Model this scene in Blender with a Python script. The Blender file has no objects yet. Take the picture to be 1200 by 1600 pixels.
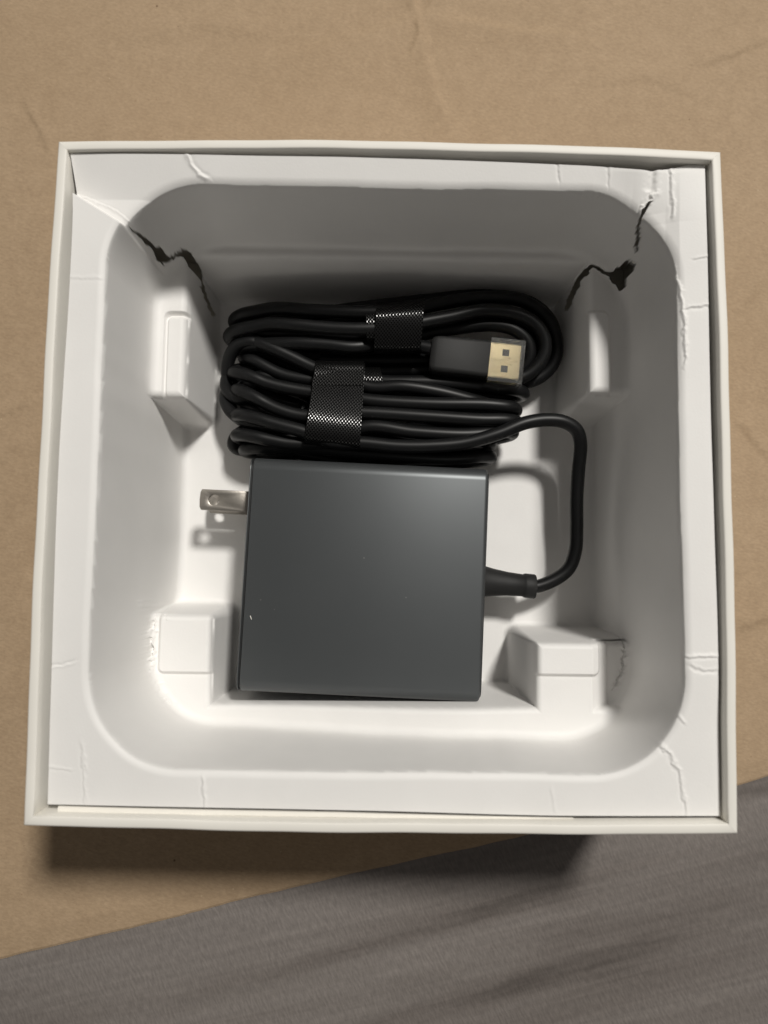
import bpy, bmesh, math, random
import numpy as np
from mathutils import Vector, Matrix, noise

random.seed(4)
S = 0.0010625            # one working unit (u) in metres: the box is 160 u = 170 mm wide
SC = bpy.context.scene
COL = SC.collection

# ------------------------------------------------------------------ camera
CAM_ROT = (8.10821023e-02, -5.77212347e-03, 1.30200633e-02)
CAM = np.array([-1.154, -22.477, 67.0 + 170.779])
FPX = 1155.0
cam_d = bpy.data.cameras.new('camera')
cam = bpy.data.objects.new('camera', cam_d); COL.objects.link(cam)
cam.location = CAM * S
cam.rotation_mode = 'XYZ'; cam.rotation_euler = CAM_ROT
cam_d.sensor_fit = 'VERTICAL'; cam_d.sensor_height = 24.0; cam_d.sensor_width = 18.0
cam_d.lens = 24.0 * FPX / 1600.0
cam_d.clip_start = 0.01; cam_d.clip_end = 20
cam_d.dof.use_dof = True; cam_d.dof.focus_distance = 0.218; cam_d.dof.aperture_fstop = 7.0
SC.camera = cam

# ------------------------------------------------------------------ room light
w = bpy.data.worlds.new('World'); SC.world = w; w.use_nodes = True
bg = w.node_tree.nodes['Background']
bg.inputs['Color'].default_value = (1.0, 0.955, 0.90, 1); bg.inputs['Strength'].default_value = 0.10
ld = bpy.data.lights.new('ceiling_lamp', 'SPOT'); ld.shadow_soft_size = 0.165
ld.spot_size = 2 * math.atan(1.0 / 2.46); ld.spot_blend = 1.0      # ceiling lamp, cone falloff added to dim the lower left, aimed a little beyond the box
ld.energy = 236; ld.color = (1.0, 0.968, 0.912)
lamp = bpy.data.objects.new('ceiling_lamp', ld); COL.objects.link(lamp)
lamp.location = (0.74, 1.17, 2.17)
lamp.rotation_euler = (Vector((0.07, 0.12, 0.0)) - lamp.location).to_track_quat('-Z', 'Y').to_euler()
vs = SC.view_settings
vs.view_transform = 'Standard'; vs.look = 'None'; vs.exposure = 0; vs.gamma = 1; vs.use_curve_mapping = False

# ------------------------------------------------------------------ helpers
_e = Matrix.Rotation(CAM_ROT[2], 3, 'Z') @ Matrix.Rotation(CAM_ROT[1], 3, 'Y') @ Matrix.Rotation(CAM_ROT[0], 3, 'X')
RM = np.array(_e)
H = 67.0                 # box top
ZF = 3.4                 # tray floor


def at(px, py, z):
    """point (u) at height z that the photograph shows at pixel px, py"""
    d = RM @ np.array([(px - 600) / FPX, -(py - 800) / FPX, -1.0])
    return CAM + d * (z - CAM[2]) / d[2]


def project(P):
    q = (P - CAM) @ RM
    return 600 + FPX * q[..., 0] / -q[..., 2], 800 - FPX * q[..., 1] / -q[..., 2]


def tag(o, label=None, cat=None, group=None, kind=None):
    if label: o['label'] = label
    if cat: o['category'] = cat
    if group: o['group'] = group
    if kind: o['kind'] = kind
    return o


def empty(name, loc_u):
    o = bpy.data.objects.new(name, None); COL.objects.link(o)
    o.location = np.array(loc_u) * S; o.empty_display_size = 0.01
    return o


def mesh_obj(name, verts_u, faces, mat, parent=None, smooth=True, sharp=None):
    """verts in u, world position; linked as one mesh object"""
    me = bpy.data.meshes.new(name)
    v = np.asarray(verts_u, float) * S
    off = np.zeros(3)
    if parent is not None:
        off = np.array(parent.location)
        p = parent
        while p.parent is not None:
            p = p.parent; off = off + np.array(p.location)
    me.from_pydata([tuple(q) for q in (v - off)], [], [tuple(map(int, f)) for f in faces])
    me.validate(); me.update()
    if smooth:
        me.polygons.foreach_set('use_smooth', [True] * len(me.polygons))
        if sharp: me.set_sharp_from_angle(angle=math.radians(sharp))
    o = bpy.data.objects.new(name, me); COL.objects.link(o)
    if mat: me.materials.append(mat)
    if parent is not None: o.parent = parent
    return o


def grid_mesh(name, X, Y, Z, mat, keep=None, kind=None, skirt=0.0):
    """fast numpy grid (u) -> mesh object at world"""
    n, m = X.shape
    V = np.stack([X, Y, Z], -1).reshape(-1, 3)
    idx = np.arange(n * m).reshape(n, m)
    F = np.stack([idx[:-1, :-1], idx[:-1, 1:], idx[1:, 1:], idx[1:, :-1]], -1).reshape(-1, 4)
    if keep is not None: F = F[keep.reshape(-1)]
    if skirt:
        E = np.concatenate([F[:, [0, 1]], F[:, [1, 2]], F[:, [2, 3]], F[:, [3, 0]]])
        key = np.sort(E, 1); key = key[:, 0].astype(np.int64) * (n * m) + key[:, 1]
        u, inv, cnt = np.unique(key, return_inverse=True, return_counts=True)
        B = E[cnt[inv] == 1]
        bv = np.unique(B); mp = np.full(n * m, -1); mp[bv] = np.arange(len(bv)) + 2 * len(bv) * 0 + n * m
        top = V[bv].copy(); low = V[bv].copy(); low[:, 2] -= skirt
        mp2 = mp + len(bv)
        V = np.concatenate([V, top, low])
        F = np.concatenate([F, np.stack([mp[B[:, 1]], mp[B[:, 0]], mp2[B[:, 0]], mp2[B[:, 1]]], -1)])
    used = np.unique(F); rm = np.full(len(V), -1); rm[used] = np.arange(len(used))
    V = V[used]; F = rm[F]
    me = bpy.data.meshes.new(name)
    me.vertices.add(len(V)); me.vertices.foreach_set('co', (V * S).astype(np.float32).ravel())
    me.loops.add(F.size); me.loops.foreach_set('vertex_index', F.astype(np.int32).ravel())
    me.polygons.add(len(F))
    me.polygons.foreach_set('loop_start', np.arange(0, F.size, 4, dtype=np.int32))
    me.polygons.foreach_set('use_smooth', np.ones(len(F), bool))
    me.update(calc_edges=True); me.validate()
    o = bpy.data.objects.new(name, me); COL.objects.link(o); me.materials.append(mat)
    return o


def spline(P, step=0.6):
    """Catmull-Rom (centripetal) through P, resampled"""
    P = [np.array(p, float) for p in P]
    P = [2 * P[0] - P[1]] + P + [2 * P[-1] - P[-2]]
    out = []
    for i in range(1, len(P) - 2):
        p0, p1, p2, p3 = P[i - 1:i + 3]
        n = max(2, int(np.linalg.norm(p2 - p1) / step))
        t0 = 0; t1 = t0 + max(1e-3, np.linalg.norm(p1 - p0)) ** .5
        t2 = t1 + max(1e-3, np.linalg.norm(p2 - p1)) ** .5; t3 = t2 + max(1e-3, np.linalg.norm(p3 - p2)) ** .5
        for k in range(n):
            t = t1 + (t2 - t1) * k / n
            a1 = (t1 - t) / (t1 - t0) * p0 + (t - t0) / (t1 - t0) * p1
            a2 = (t2 - t) / (t2 - t1) * p1 + (t - t1) / (t2 - t1) * p2
            a3 = (t3 - t) / (t3 - t2) * p2 + (t - t2) / (t3 - t2) * p3
            b1 = (t2 - t) / (t2 - t0) * a1 + (t - t0) / (t2 - t0) * a2
            b2 = (t3 - t) / (t3 - t1) * a2 + (t - t1) / (t3 - t1) * a3
            out.append((t2 - t) / (t2 - t1) * b1 + (t - t1) / (t2 - t1) * b2)
    out.append(P[-2])
    return np.array(out)


def tube(P, r, sides=16, V=None, F=None, smooth_it=3):
    """append a tube along points P (u) to V, F; r scalar or per point"""
    V = [] if V is None else V; F = [] if F is None else F
    P = np.array(P, float)
    for _ in range(smooth_it):
        P[1:-1] = .25 * P[:-2] + .5 * P[1:-1] + .25 * P[2:]
    r = np.full(len(P), r) if np.isscalar(r) else np.asarray(r, float)
    T = np.gradient(P, axis=0); T /= np.linalg.norm(T, axis=1)[:, None] + 1e-9
    n = np.cross(T[0], [0, 0, 1.0]); n = n if np.linalg.norm(n) > 1e-3 else np.array([1.0, 0, 0])
    n /= np.linalg.norm(n); base = len(V)
    for i in range(len(P)):
        n = n - T[i] * np.dot(n, T[i]); n /= np.linalg.norm(n)
        b = np.cross(T[i], n)
        for k in range(sides):
            a = 2 * math.pi * k / sides
            V.append(P[i] + r[i] * (math.cos(a) * n + math.sin(a) * b))
    for i in range(len(P) - 1):
        for k in range(sides):
            a = base + i * sides + k; c = base + i * sides + (k + 1) % sides
            F.append((a, c, c + sides, a + sides))
    F.append(tuple(base + k for k in range(sides))[::-1])
    F.append(tuple(base + (len(P) - 1) * sides + k for k in range(sides)))
    return V, F


def bevel_box(name, c, size, rotz, mat, parent, bev=0.3, seg=2):
    bm = bmesh.new(); bmesh.ops.create_cube(bm, size=1)
    bmesh.ops.scale(bm, vec=size, verts=bm.verts)
    if bev: bmesh.ops.bevel(bm, geom=bm.edges[:], offset=bev, segments=seg, affect='EDGES', profile=.5)
    bm.transform(Matrix.Translation(Vector(c)) @ Matrix.Rotation(rotz, 4, 'Z'))
    V = [tuple(v.co) for v in bm.verts]; F = [[v.index for v in f.verts] for f in bm.faces]; bm.free()
    return mesh_obj(name, V, F, mat, parent, True, 35)


def extrude_outline(pts2, z0, z1):
    """2-D outline -> closed prism verts/faces in local (x,y,z)"""
    n = len(pts2)
    V = [(x, y, z0) for x, y in pts2] + [(x, y, z1) for x, y in pts2]
    F = [tuple(range(n))[::-1], tuple(range(n, 2 * n))] + [(i, (i + 1) % n, n + (i + 1) % n, n + i) for i in range(n)]
    return V, F


# ------------------------------------------------------------------ materials
def mat_new(name):
    m = bpy.data.materials.new(name); m.use_nodes = True
    return m, m.node_tree, m.node_tree.nodes['Principled BSDF']


def N(nt, t, **kw):
    n = nt.nodes.new(t)
    for k, v in kw.items():
        if k in n.inputs: n.inputs[k].default_value = v
        else: setattr(n, k, v)
    return n


def ramp(nt, stops):
    r = nt.nodes.new('ShaderNodeValToRGB'); e = r.color_ramp.elements
    while len(e) < len(stops): e.new(.5)
    for q, (p, c) in zip(e, stops): q.position = p; q.color = (*c, 1) if len(c) == 3 else c
    return r


def coords(nt, scale=(1, 1, 1), rot=(0, 0, 0), src='Object'):
    tc = nt.nodes.new('ShaderNodeTexCoord'); mp = nt.nodes.new('ShaderNodeMapping')
    m0 = nt.nodes.new('ShaderNodeMapping'); m0.inputs['Rotation'].default_value = rot
    mp.inputs['Scale'].default_value = scale
    nt.links.new(tc.outputs[src], m0.inputs[0]); nt.links.new(m0.outputs[0], mp.inputs[0]); return mp.outputs[0]


def noise_n(nt, vec, scale, detail=4, rough=.55):
    n = N(nt, 'ShaderNodeTexNoise'); n.inputs['Scale'].default_value = scale
    n.inputs['Detail'].default_value = detail; n.inputs['Roughness'].default_value = rough
    nt.links.new(vec, n.inputs['Vector']); return n


def bump(nt, b, h, strength, dist, prev=None):
    k = N(nt, 'ShaderNodeBump'); k.inputs['Strength'].default_value = strength; k.inputs['Distance'].default_value = dist
    nt.links.new(h, k.inputs['Height'])
    if prev: nt.links.new(prev.outputs[0], k.inputs['Normal'])
    nt.links.new(k.outputs[0], b.inputs['Normal']); return k


def mix(nt, fac, a, c, blend='MIX'):
    m = N(nt, 'ShaderNodeMix', data_type='RGBA', blend_type=blend)
    for s, v in ((0, fac), (6, a), (7, c)):
        if hasattr(v, 'links') or hasattr(v, 'is_linked'): nt.links.new(v, m.inputs[s])
        else: m.inputs[s].default_value = v if s == 0 else (*v, 1)
    return m.outputs[2]


def make_white(name, col, rough=.6, fine=9000, bstr=.12, bd=.00012):
    m, nt, b = mat_new(name); v = coords(nt)
    n1 = noise_n(nt, v, 60, 4); n2 = noise_n(nt, v, fine, 3)
    r = ramp(nt, [(.3, tuple(c * .965 for c in col)), (.7, col)])
    nt.links.new(n1.outputs[0], r.inputs[0]); nt.links.new(r.outputs[0], b.inputs['Base Color'])
    b.inputs['Roughness'].default_value = rough; b.inputs['Specular IOR Level'].default_value = .35
    bump(nt, b, n2.outputs[0], bstr, bd)
    return m


M_TRAY = make_white('moulded_pulp', (.84, .828, .81), .55, 1800, .30, .00010)
M_CARD = make_white('white_card', (.84, .815, .755), .5, 6000, .1, .00006)


def make_kraft():
    m, nt, b = mat_new('kraft_paper'); v = coords(nt)
    big = noise_n(nt, v, 14, 3); med = noise_n(nt, v, 170, 6, .68)
    fib = noise_n(nt, coords(nt, (.45, 1, 1), (0, 0, .25)), 1500, 5, .7)
    r = ramp(nt, [(.22, (.372, .268, .172)), (.5, (.405, .295, .191)), (.8, (.438, .322, .212))])
    nt.links.new(med.outputs[0], r.inputs[0])
    r2 = ramp(nt, [(.3, (.84, .83, .82)), (.7, (1.12, 1.12, 1.12))]); nt.links.new(fib.outputs[0], r2.inputs[0])
    c = mix(nt, 1.0, r.outputs[0], r2.outputs[0], 'MULTIPLY')
    r3 = ramp(nt, [(.3, (.96, .95, .93)), (.7, (1.03, 1.03, 1.03))]); nt.links.new(big.outputs[0], r3.inputs[0])
    c = mix(nt, 1.0, c, r3.outputs[0], 'MULTIPLY')
    for sc, th, cc in ((120, .045, (.10, .055, .025)), (190, .04, (.62, .50, .34)), (420, .07, (.24, .15, .08))):
        vo = N(nt, 'ShaderNodeTexVoronoi'); vo.inputs['Scale'].default_value = sc; nt.links.new(v, vo.inputs['Vector'])
        # only some cells carry a speck
        lt = N(nt, 'ShaderNodeMath', operation='LESS_THAN'); lt.inputs[1].default_value = th
        nt.links.new(vo.outputs['Distance'], lt.inputs[0])
        se = N(nt, 'ShaderNodeSeparateColor'); nt.links.new(vo.outputs['Color'], se.inputs[0])
        g = N(nt, 'ShaderNodeMath', operation='GREATER_THAN'); g.inputs[1].default_value = .80
        nt.links.new(se.outputs[0], g.inputs[0])
        mu = N(nt, 'ShaderNodeMath', operation='MULTIPLY'); nt.links.new(lt.outputs[0], mu.inputs[0]); nt.links.new(g.outputs[0], mu.inputs[1])
        m2 = N(nt, 'ShaderNodeMath', operation='MULTIPLY'); nt.links.new(mu.outputs[0], m2.inputs[0]); m2.inputs[1].default_value = .75
        c = mix(nt, m2.outputs[0], c, cc)
    nt.links.new(c, b.inputs['Base Color'])
    b.inputs['Roughness'].default_value = .75; b.inputs['Specular IOR Level'].default_value = .25
    k = bump(nt, b, med.outputs[0], .18, .0003)
    bump(nt, b, fib.outputs[0], .2, .00008, k)
    return m


def make_floor():
    m, nt, b = mat_new('grey_wood_grain')
    ang = -.235
    g1 = noise_n(nt, coords(nt, (1.5, 15, 1), (0, 0, ang)), 3.0, 5, .56)
    g1.inputs['Distortion'].default_value = .5
    g2 = noise_n(nt, coords(nt, (3, 95, 1), (0, 0, ang)), 5, 5, .6)
    em = noise_n(nt, coords(nt, (1, .22, 1), (0, 0, -.45)), 1500, 3, .6)
    r = ramp(nt, [(.30, (.075, .063, .056)), (.42, (.152, .132, .120)), (.55, (.196, .174, .160)), (.8, (.226, .203, .189))])
    nt.links.new(g1.outputs[0], r.inputs[0])
    r2 = ramp(nt, [(.3, (.84, .84, .84)), (.7, (1.08, 1.08, 1.08))]); nt.links.new(g2.outputs[0], r2.inputs[0])
    c = mix(nt, .7, r.outputs[0], r2.outputs[0], 'MULTIPLY')
    r3 = ramp(nt, [(.35, (.82, .82, .82)), (.7, (1.22, 1.22, 1.22))]); nt.links.new(em.outputs[0], r3.inputs[0])
    c = mix(nt, .8, c, r3.outputs[0], 'MULTIPLY')
    nt.links.new(c, b.inputs['Base Color']); b.inputs['Roughness'].default_value = .55
    bump(nt, b, em.outputs[0], .35, .00015)
    return m


def make_casing():
    m, nt, b = mat_new('dark_grey_anodised'); v = coords(nt)
    f = noise_n(nt, v, 6000, 2); big = noise_n(nt, v, 25, 3)
    r = ramp(nt, [(.3, (.090, .0970, .1012)), (.7, (.098, .1050, .1092))]); nt.links.new(big.outputs[0], r.inputs[0])
    vo = N(nt, 'ShaderNodeTexVoronoi'); vo.inputs['Scale'].default_value = 230; nt.links.new(v, vo.inputs['Vector'])
    lt = N(nt, 'ShaderNodeMath', operation='LESS_THAN'); lt.inputs[1].default_value = .055; nt.links.new(vo.outputs['Distance'], lt.inputs[0])
    se = N(nt, 'ShaderNodeSeparateColor'); nt.links.new(vo.outputs['Color'], se.inputs[0])
    g = N(nt, 'ShaderNodeMath', operation='GREATER_THAN'); g.inputs[1].default_value = .86; nt.links.new(se.outputs[0], g.inputs[0])
    mu = N(nt, 'ShaderNodeMath', operation='MULTIPLY'); nt.links.new(lt.outputs[0], mu.inputs[0]); nt.links.new(g.outputs[0], mu.inputs[1])
    m2 = N(nt, 'ShaderNodeMath', operation='MULTIPLY'); nt.links.new(mu.outputs[0], m2.inputs[0]); m2.inputs[1].default_value = .35
    nt.links.new(mix(nt, m2.outputs[0], r.outputs[0], (.35, .35, .34)), b.inputs['Base Color'])
    b.inputs['Metallic'].default_value = .6; b.inputs['Roughness'].default_value = .41
    bump(nt, b, f.outputs[0], .06, .00003)
    return m


def make_plain(name, col, rough, metal=0.0, fine=5000, bstr=.08, bd=.00004, spec=.5):
    m, nt, b = mat_new(name); v = coords(nt)
    f = noise_n(nt, v, fine, 3); big = noise_n(nt, v, 90, 3)
    r = ramp(nt, [(.3, tuple(c * .85 for c in col)), (.7, tuple(c * 1.08 for c in col))])
    nt.links.new(big.outputs[0], r.inputs[0]); nt.links.new(r.outputs[0], b.inputs['Base Color'])
    b.inputs['Roughness'].default_value = rough; b.inputs['Metallic'].default_value = metal
    b.inputs['Specular IOR Level'].default_value = spec
    bump(nt, b, f.outputs[0], bstr, bd)
    return m


def make_strap():
    m, nt, b = mat_new('woven_nylon')
    uv = N(nt, 'ShaderNodeUVMap'); uv.uv_map = 'UVMap'
    sx = N(nt, 'ShaderNodeSeparateXYZ'); nt.links.new(uv.outputs[0], sx.inputs[0])
    def wave(k, out):
        m1 = N(nt, 'ShaderNodeMath', operation='MULTIPLY'); nt.links.new(sx.outputs[out], m1.inputs[0]); m1.inputs[1].default_value = k
        c1 = N(nt, 'ShaderNodeMath', operation='COSINE'); nt.links.new(m1.outputs[0], c1.inputs[0]); return c1.outputs[0]
    pr = N(nt, 'ShaderNodeMath', operation='MULTIPLY'); nt.links.new(wave(6.4, 0), pr.inputs[0]); nt.links.new(wave(5.6, 1), pr.inputs[1])
    hm = N(nt, 'ShaderNodeMath', operation='MULTIPLY_ADD'); hm.inputs[1].default_value = .22; hm.inputs[2].default_value = .5
    nt.links.new(pr.outputs[0], hm.inputs[0])
    cx = N(nt, 'ShaderNodeMath', operation='MULTIPLY_ADD'); cx.inputs[1].default_value = .38
    nt.links.new(wave(12.8, 0), cx.inputs[0]); nt.links.new(hm.outputs[0], cx.inputs[2])
    r = ramp(nt, [(.3, (.001, .001, .001)), (.8, (.006, .006, .006))])
    ma = N(nt, 'ShaderNodeMath', operation='MULTIPLY_ADD'); ma.inputs[1].default_value = .5; ma.inputs[2].default_value = .5
    nt.links.new(pr.outputs[0], ma.inputs[0]); nt.links.new(ma.outputs[0], r.inputs[0])
    nt.links.new(r.outputs[0], b.inputs['Base Color'])
    rr = ramp(nt, [(.4, (.8, .8, .8)), (.7, (.185, .185, .185))]); nt.links.new(ma.outputs[0], rr.inputs[0])
    nt.links.new(rr.outputs[0], b.inputs['Roughness'])
    sp = ramp(nt, [(.42, (.04, .04, .04)), (.72, (.62, .62, .62))]); nt.links.new(ma.outputs[0], sp.inputs[0]); nt.links.new(sp.outputs[0], b.inputs['Specular IOR Level'])
    bump(nt, b, cx.outputs[0], .55, .00008)
    return m


M_KRAFT = make_kraft(); M_FLOOR = make_floor(); M_CASE = make_casing(); M_STRAP = make_strap()
M_CABLE = make_plain('black_cable_jacket', (.0058, .006, .0064), .43, 0, 2500, .10, .00004, .32)
M_PLUG = make_plain('black_plug_plastic', (.014, .014, .014), .6, 0, 3000, .5, .00008, .35)
M_CAPB = make_plain('black_end_plastic', (.014, .015, .016), .5)
M_PRONG = make_plain('nickel_prong', (.42, .39, .35), .38, 1.0, 1500, .35, .00006)
M_GOLD = make_plain('gold_plated_steel', (.95, .79, .48), .36, .55, 1500, .12, .00004)
M_SLOT_SHADE = make_plain('slot_shade', (.05, .045, .04), .7)  # dark colour stands in for the shade inside the shell openings
m, nt, b = mat_new('clear_cap_plastic')
b.inputs['Base Color'].default_value = (.90, .90, .88, 1); b.inputs['Roughness'].default_value = .10
b.inputs['Transmission Weight'].default_value = .94; b.inputs['IOR'].default_value = 1.2
M_CLEAR = m

# ------------------------------------------------------------------ floor and kraft paper
fl = grid_mesh('floor', *np.meshgrid(np.linspace(-900, 900, 10), np.linspace(-900, 900, 10), indexing='ij'), np.full((10, 10), -0.6), M_FLOOR)
tag(fl, kind='structure')


def vnoise(X, Y, freq, seed, octaves=3):
    """cheap smooth value noise with numpy"""
    rng = np.random.RandomState(seed); out = np.zeros_like(X); amp = 1.0
    for o in range(octaves):
        T = rng.rand(64, 64) * 2 - 1
        x = X * freq + 17.3 * o; y = Y * freq + 5.1 * o
        xi = np.floor(x).astype(int); yi = np.floor(y).astype(int); fx = x - xi; fy = y - yi
        fx = fx * fx * (3 - 2 * fx); fy = fy * fy * (3 - 2 * fy)
        g = lambda a, c: T[a % 64, c % 64]
        out += amp * ((g(xi, yi) * (1 - fx) + g(xi + 1, yi) * fx) * (1 - fy) + (g(xi, yi + 1) * (1 - fx) + g(xi + 1, yi + 1) * fx) * fy)
        amp *= .5; freq *= 2
    return out


def poly_dist(X, Y, pts):
    """distance, signed side and 0..1 position along a polyline"""
    best = np.full(X.shape, 1e9); side = np.zeros(X.shape); par = np.zeros(X.shape)
    n = len(pts) - 1
    for i in range(n):
        a = np.array(pts[i][:2]); c = np.array(pts[i + 1][:2]); d = c - a; L = np.dot(d, d) + 1e-9
        t = np.clip(((X - a[0]) * d[0] + (Y - a[1]) * d[1]) / L, 0, 1)
        ex = X - a[0] - t * d[0]; ey = Y - a[1] - t * d[1]; D = np.hypot(ex, ey)
        m = D < best; best[m] = D[m]; side[m] = np.sign(d[0] * ey - d[1] * ex)[m]; par[m] = ((i + t) / n)[m]
    return best, side, par


def crease(X, Y, pts, wdt, h, asym=0.0, jag=0.0):
    """ridge (h>0) or valley along pts; asym adds a step-like fold"""
    bx = np.array([p[:2] for p in pts]); lo = bx.min(0) - 6 * wdt; hi = bx.max(0) + 6 * wdt
    m = (X > lo[0]) & (X < hi[0]) & (Y > lo[1]) & (Y < hi[1])
    out = np.zeros_like(X)
    if not m.any(): return out
    jx = X[m] + jag * vnoise(X[m], Y[m], .9, 3, 2); jy = Y[m] + jag * vnoise(X[m], Y[m], .9, 8, 2)
    d, s, t = poly_dist(jx, jy, pts)
    fade = np.clip(np.minimum(t, 1 - t) * 6 + .25, 0, 1)
    out[m] = fade * (h * np.exp(-(d / wdt) ** 2) + asym * s * (d / wdt) * np.exp(-(d / (1.4 * wdt)) ** 2))
    return out


def fold(X, Y, pts, wdt, h):
    """sharp paper fold: steep on one side of the line, a long slope on the other"""
    bx = np.array([p[:2] for p in pts]); lo = bx.min(0) - 8 * wdt; hi = bx.max(0) + 8 * wdt
    m = (X > lo[0]) & (X < hi[0]) & (Y > lo[1]) & (Y < hi[1]); out = np.zeros_like(X)
    if not m.any(): return out
    jx = X[m] + .7 * vnoise(X[m], Y[m], .25, 3, 3); jy = Y[m] + .7 * vnoise(X[m], Y[m], .25, 8, 3)
    d, s_, t = poly_dist(jx, jy, pts)
    fade = np.clip(np.minimum(t + .15, 1 - t) * 2.5, 0, 1)
    out[m] = fade * h * np.where(s_ > 0, np.clip(1 - d / (4.5 * wdt), 0, 1) ** 1.5, np.clip(1 - d / (.8 * wdt), 0, 1))
    return out


# kraft sheet: its lower edge runs obliquely below the box
edge = [at(x, y, 0)[:2] for x, y in ((-160, 1543), (0, 1499), (150, 1463), (300, 1426), (560, 1363), (850, 1300), (1152, 1227), (1200, 1212), (1400, 1158))]
edge = np.array([(-420, edge[0][1] - (edge[0][0] + 420) * .25 * 1)] + [tuple(e) for e in edge] + [(420, edge[-1][1] + (420 - edge[-1][0]) * .25)])
us = np.r_[np.linspace(-300, -152, 60)[:-1], np.linspace(-150, 150, 600), np.linspace(152, 300, 60)[1:]]; ts = np.r_[0, .0004, .001, .002, .004, np.linspace(.006, 1, 900)]
U, T = np.meshgrid(us, ts, indexing='ij')
E0 = np.interp(us, edge[:, 0], edge[:, 1])[:, None] + .25 * vnoise(U[:, :1], U[:, :1] * 0, .08, 5)
X = U; Y = E0 + (330 - E0) * T
Z = .75 + .45 * vnoise(X, Y, .012, 2, 2) + .12 * vnoise(X, Y, .04, 7, 3)
kp = lambda *a: [at(x, y, .5) for x, y in a]
for pts, wd, hh, asy in (
        (kp((655, 28), (640, -20), (600, -80)), 1.6, .5, .5), (kp((655, 28), (690, -10), (740, -60)), 2.2, .5, -.5),
        (kp((655, 28), (730, 35), (800, 50), (900, 60)), 3.0, .45, -.5), (kp((655, 28), (600, 50), (520, 75), (380, 100)), 4.0, .5, .6),
        (kp((655, 28), (652, 55), (640, 90)), 1.2, .35, .3), (kp((655, 28), (668, 90), (680, 150), (700, 190), (730, 215)), 2.2, .35, -.45),
        (kp((690, 170), (705, 190), (725, 208)), 1.0, -.25, .3), (kp((1090, 100), (1140, 85), (1210, 55)), 2.0, .4, .4),
        (kp((1150, 650), (1180, 690), (1230, 740)), 2.0, .35, .4), (kp((1160, 480), (1200, 420)), 2.5, .35, .4),
        (kp((40, 160), (60, 200), (80, 240)), 1.2, .25, .3), (kp((-30, 690), (0, 650), (60, 620)), 2.0, .3, .3),
        (kp((200, 60), (330, 40), (430, 55)), 4.0, .4, .4), (kp((930, 130), (1010, 120), (1100, 150)), 3, .3, .4),
        (kp((1150, 980), (1215, 960)), 2.5, .35, .4), (kp((0, 980), (60, 900)), 3, .3, .4)):
    Z = Z + .45 * crease(X, Y, pts, wd, hh, asy, .6) + fold(X, Y, pts if asy > 0 else pts[::-1], wd * 1.1, abs(hh) * (1.25 if pts[0][1] > 120 and abs(pts[0][0]) < 40 else .8))
under = np.clip((82 - np.maximum(np.abs(X), np.abs(Y))) / 6, 0, 1)
Z = np.clip(Z, -.1, None) * (1 - under) + .35 * under
Z = np.where(under > 0, np.minimum(Z, .9), Z)
Z = Z * np.clip(.15 + T * 60, 0, 1) - .35 * (T < .0005)
kraft = grid_mesh('kraft_paper', X, Y, Z, M_KRAFT, skirt=.16)
tag(kraft, 'large sheet of creased brown kraft paper lying under the white box', 'wrapping paper')

# ------------------------------------------------------------------ white cardboard box
ZB = 1.05
box = empty('cardboard_box', (0, 0, ZB))
tag(box, 'open square white cardboard box with thin walls, standing on brown kraft paper', 'box')
TH = 2.15; BUL = {'top': 1.45, 'bottom': .75, 'left': .75, 'right': .75}


def wall(name, side):
    """one bowed wall, mitred at both ends, with softly rounded top edges"""
    n = 40; V = []; F = []
    prof = [(0, ZB), (0, H - .35), (.10, H - .1), (.35, H), (TH - .35, H), (TH - .1, H - .1), (TH, H - .35), (TH, ZB)]
    for i in range(n + 1):
        t = -1 + 2 * i / n
        for q, z in prof:
            b = (BUL[side] * (1 - t * t) + .10 * math.sin(7 * t + len(side)) * (1 - t ** 4) + .05 * math.sin(19 * t + 2 * len(side)) * (1 - t ** 4)) * min(1, .25 + z / H)
            g = .012 if abs(t) == 1 else 0
            along = t * (80 - q - g); out = 80 - q + b
            V.append({'top': (along, out, z), 'bottom': (-along, -out, z), 'left': (-out, along, z), 'right': (out, -along, z)}[side])
    m = len(prof)
    for i in range(n):
        for k in range(m):
            a = i * m + k; c = i * m + (k + 1) % m
            F.append((a, a + m, c + m, c))
    F.append(tuple(range(m))); F.append(tuple(n * m + k for k in range(m))[::-1])
    return mesh_obj(name, V, F, M_CARD, box, True, 50)


for s in ('top', 'bottom', 'left', 'right'): wall('side_wall', s)
bevel_box('base_panel', (0, 0, ZB + .75), (155.4, 155.4, 1.2), 0, M_CARD, box, .1, 1)

V = []; F = []
for i in range(25):
    x = -74 + 118 * i / 24; b_ = BUL['bottom'] * (1 - (x / 80) ** 2); y0 = -77.8 - b_; w_ = .95 * min(1, (25 - i) / 12)
    V += [(x, y0, H - 5.2), (x, y0, H - 3.6), (x, y0 + .1 + w_, H - 3.6), (x, y0 + .18 + w_, H - 3.9), (x, y0 + .18 + w_, H - 5.2)]
for i in range(24):
    for k in range(4): F.append((i * 5 + k, i * 5 + k + 1, i * 5 + 6 + k, i * 5 + 5 + k))
F += [(0, 1, 2, 3, 4), (120, 124, 123, 122, 121)]
mesh_obj('liner_edge', V, F, M_CARD, box, True, 40)

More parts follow.
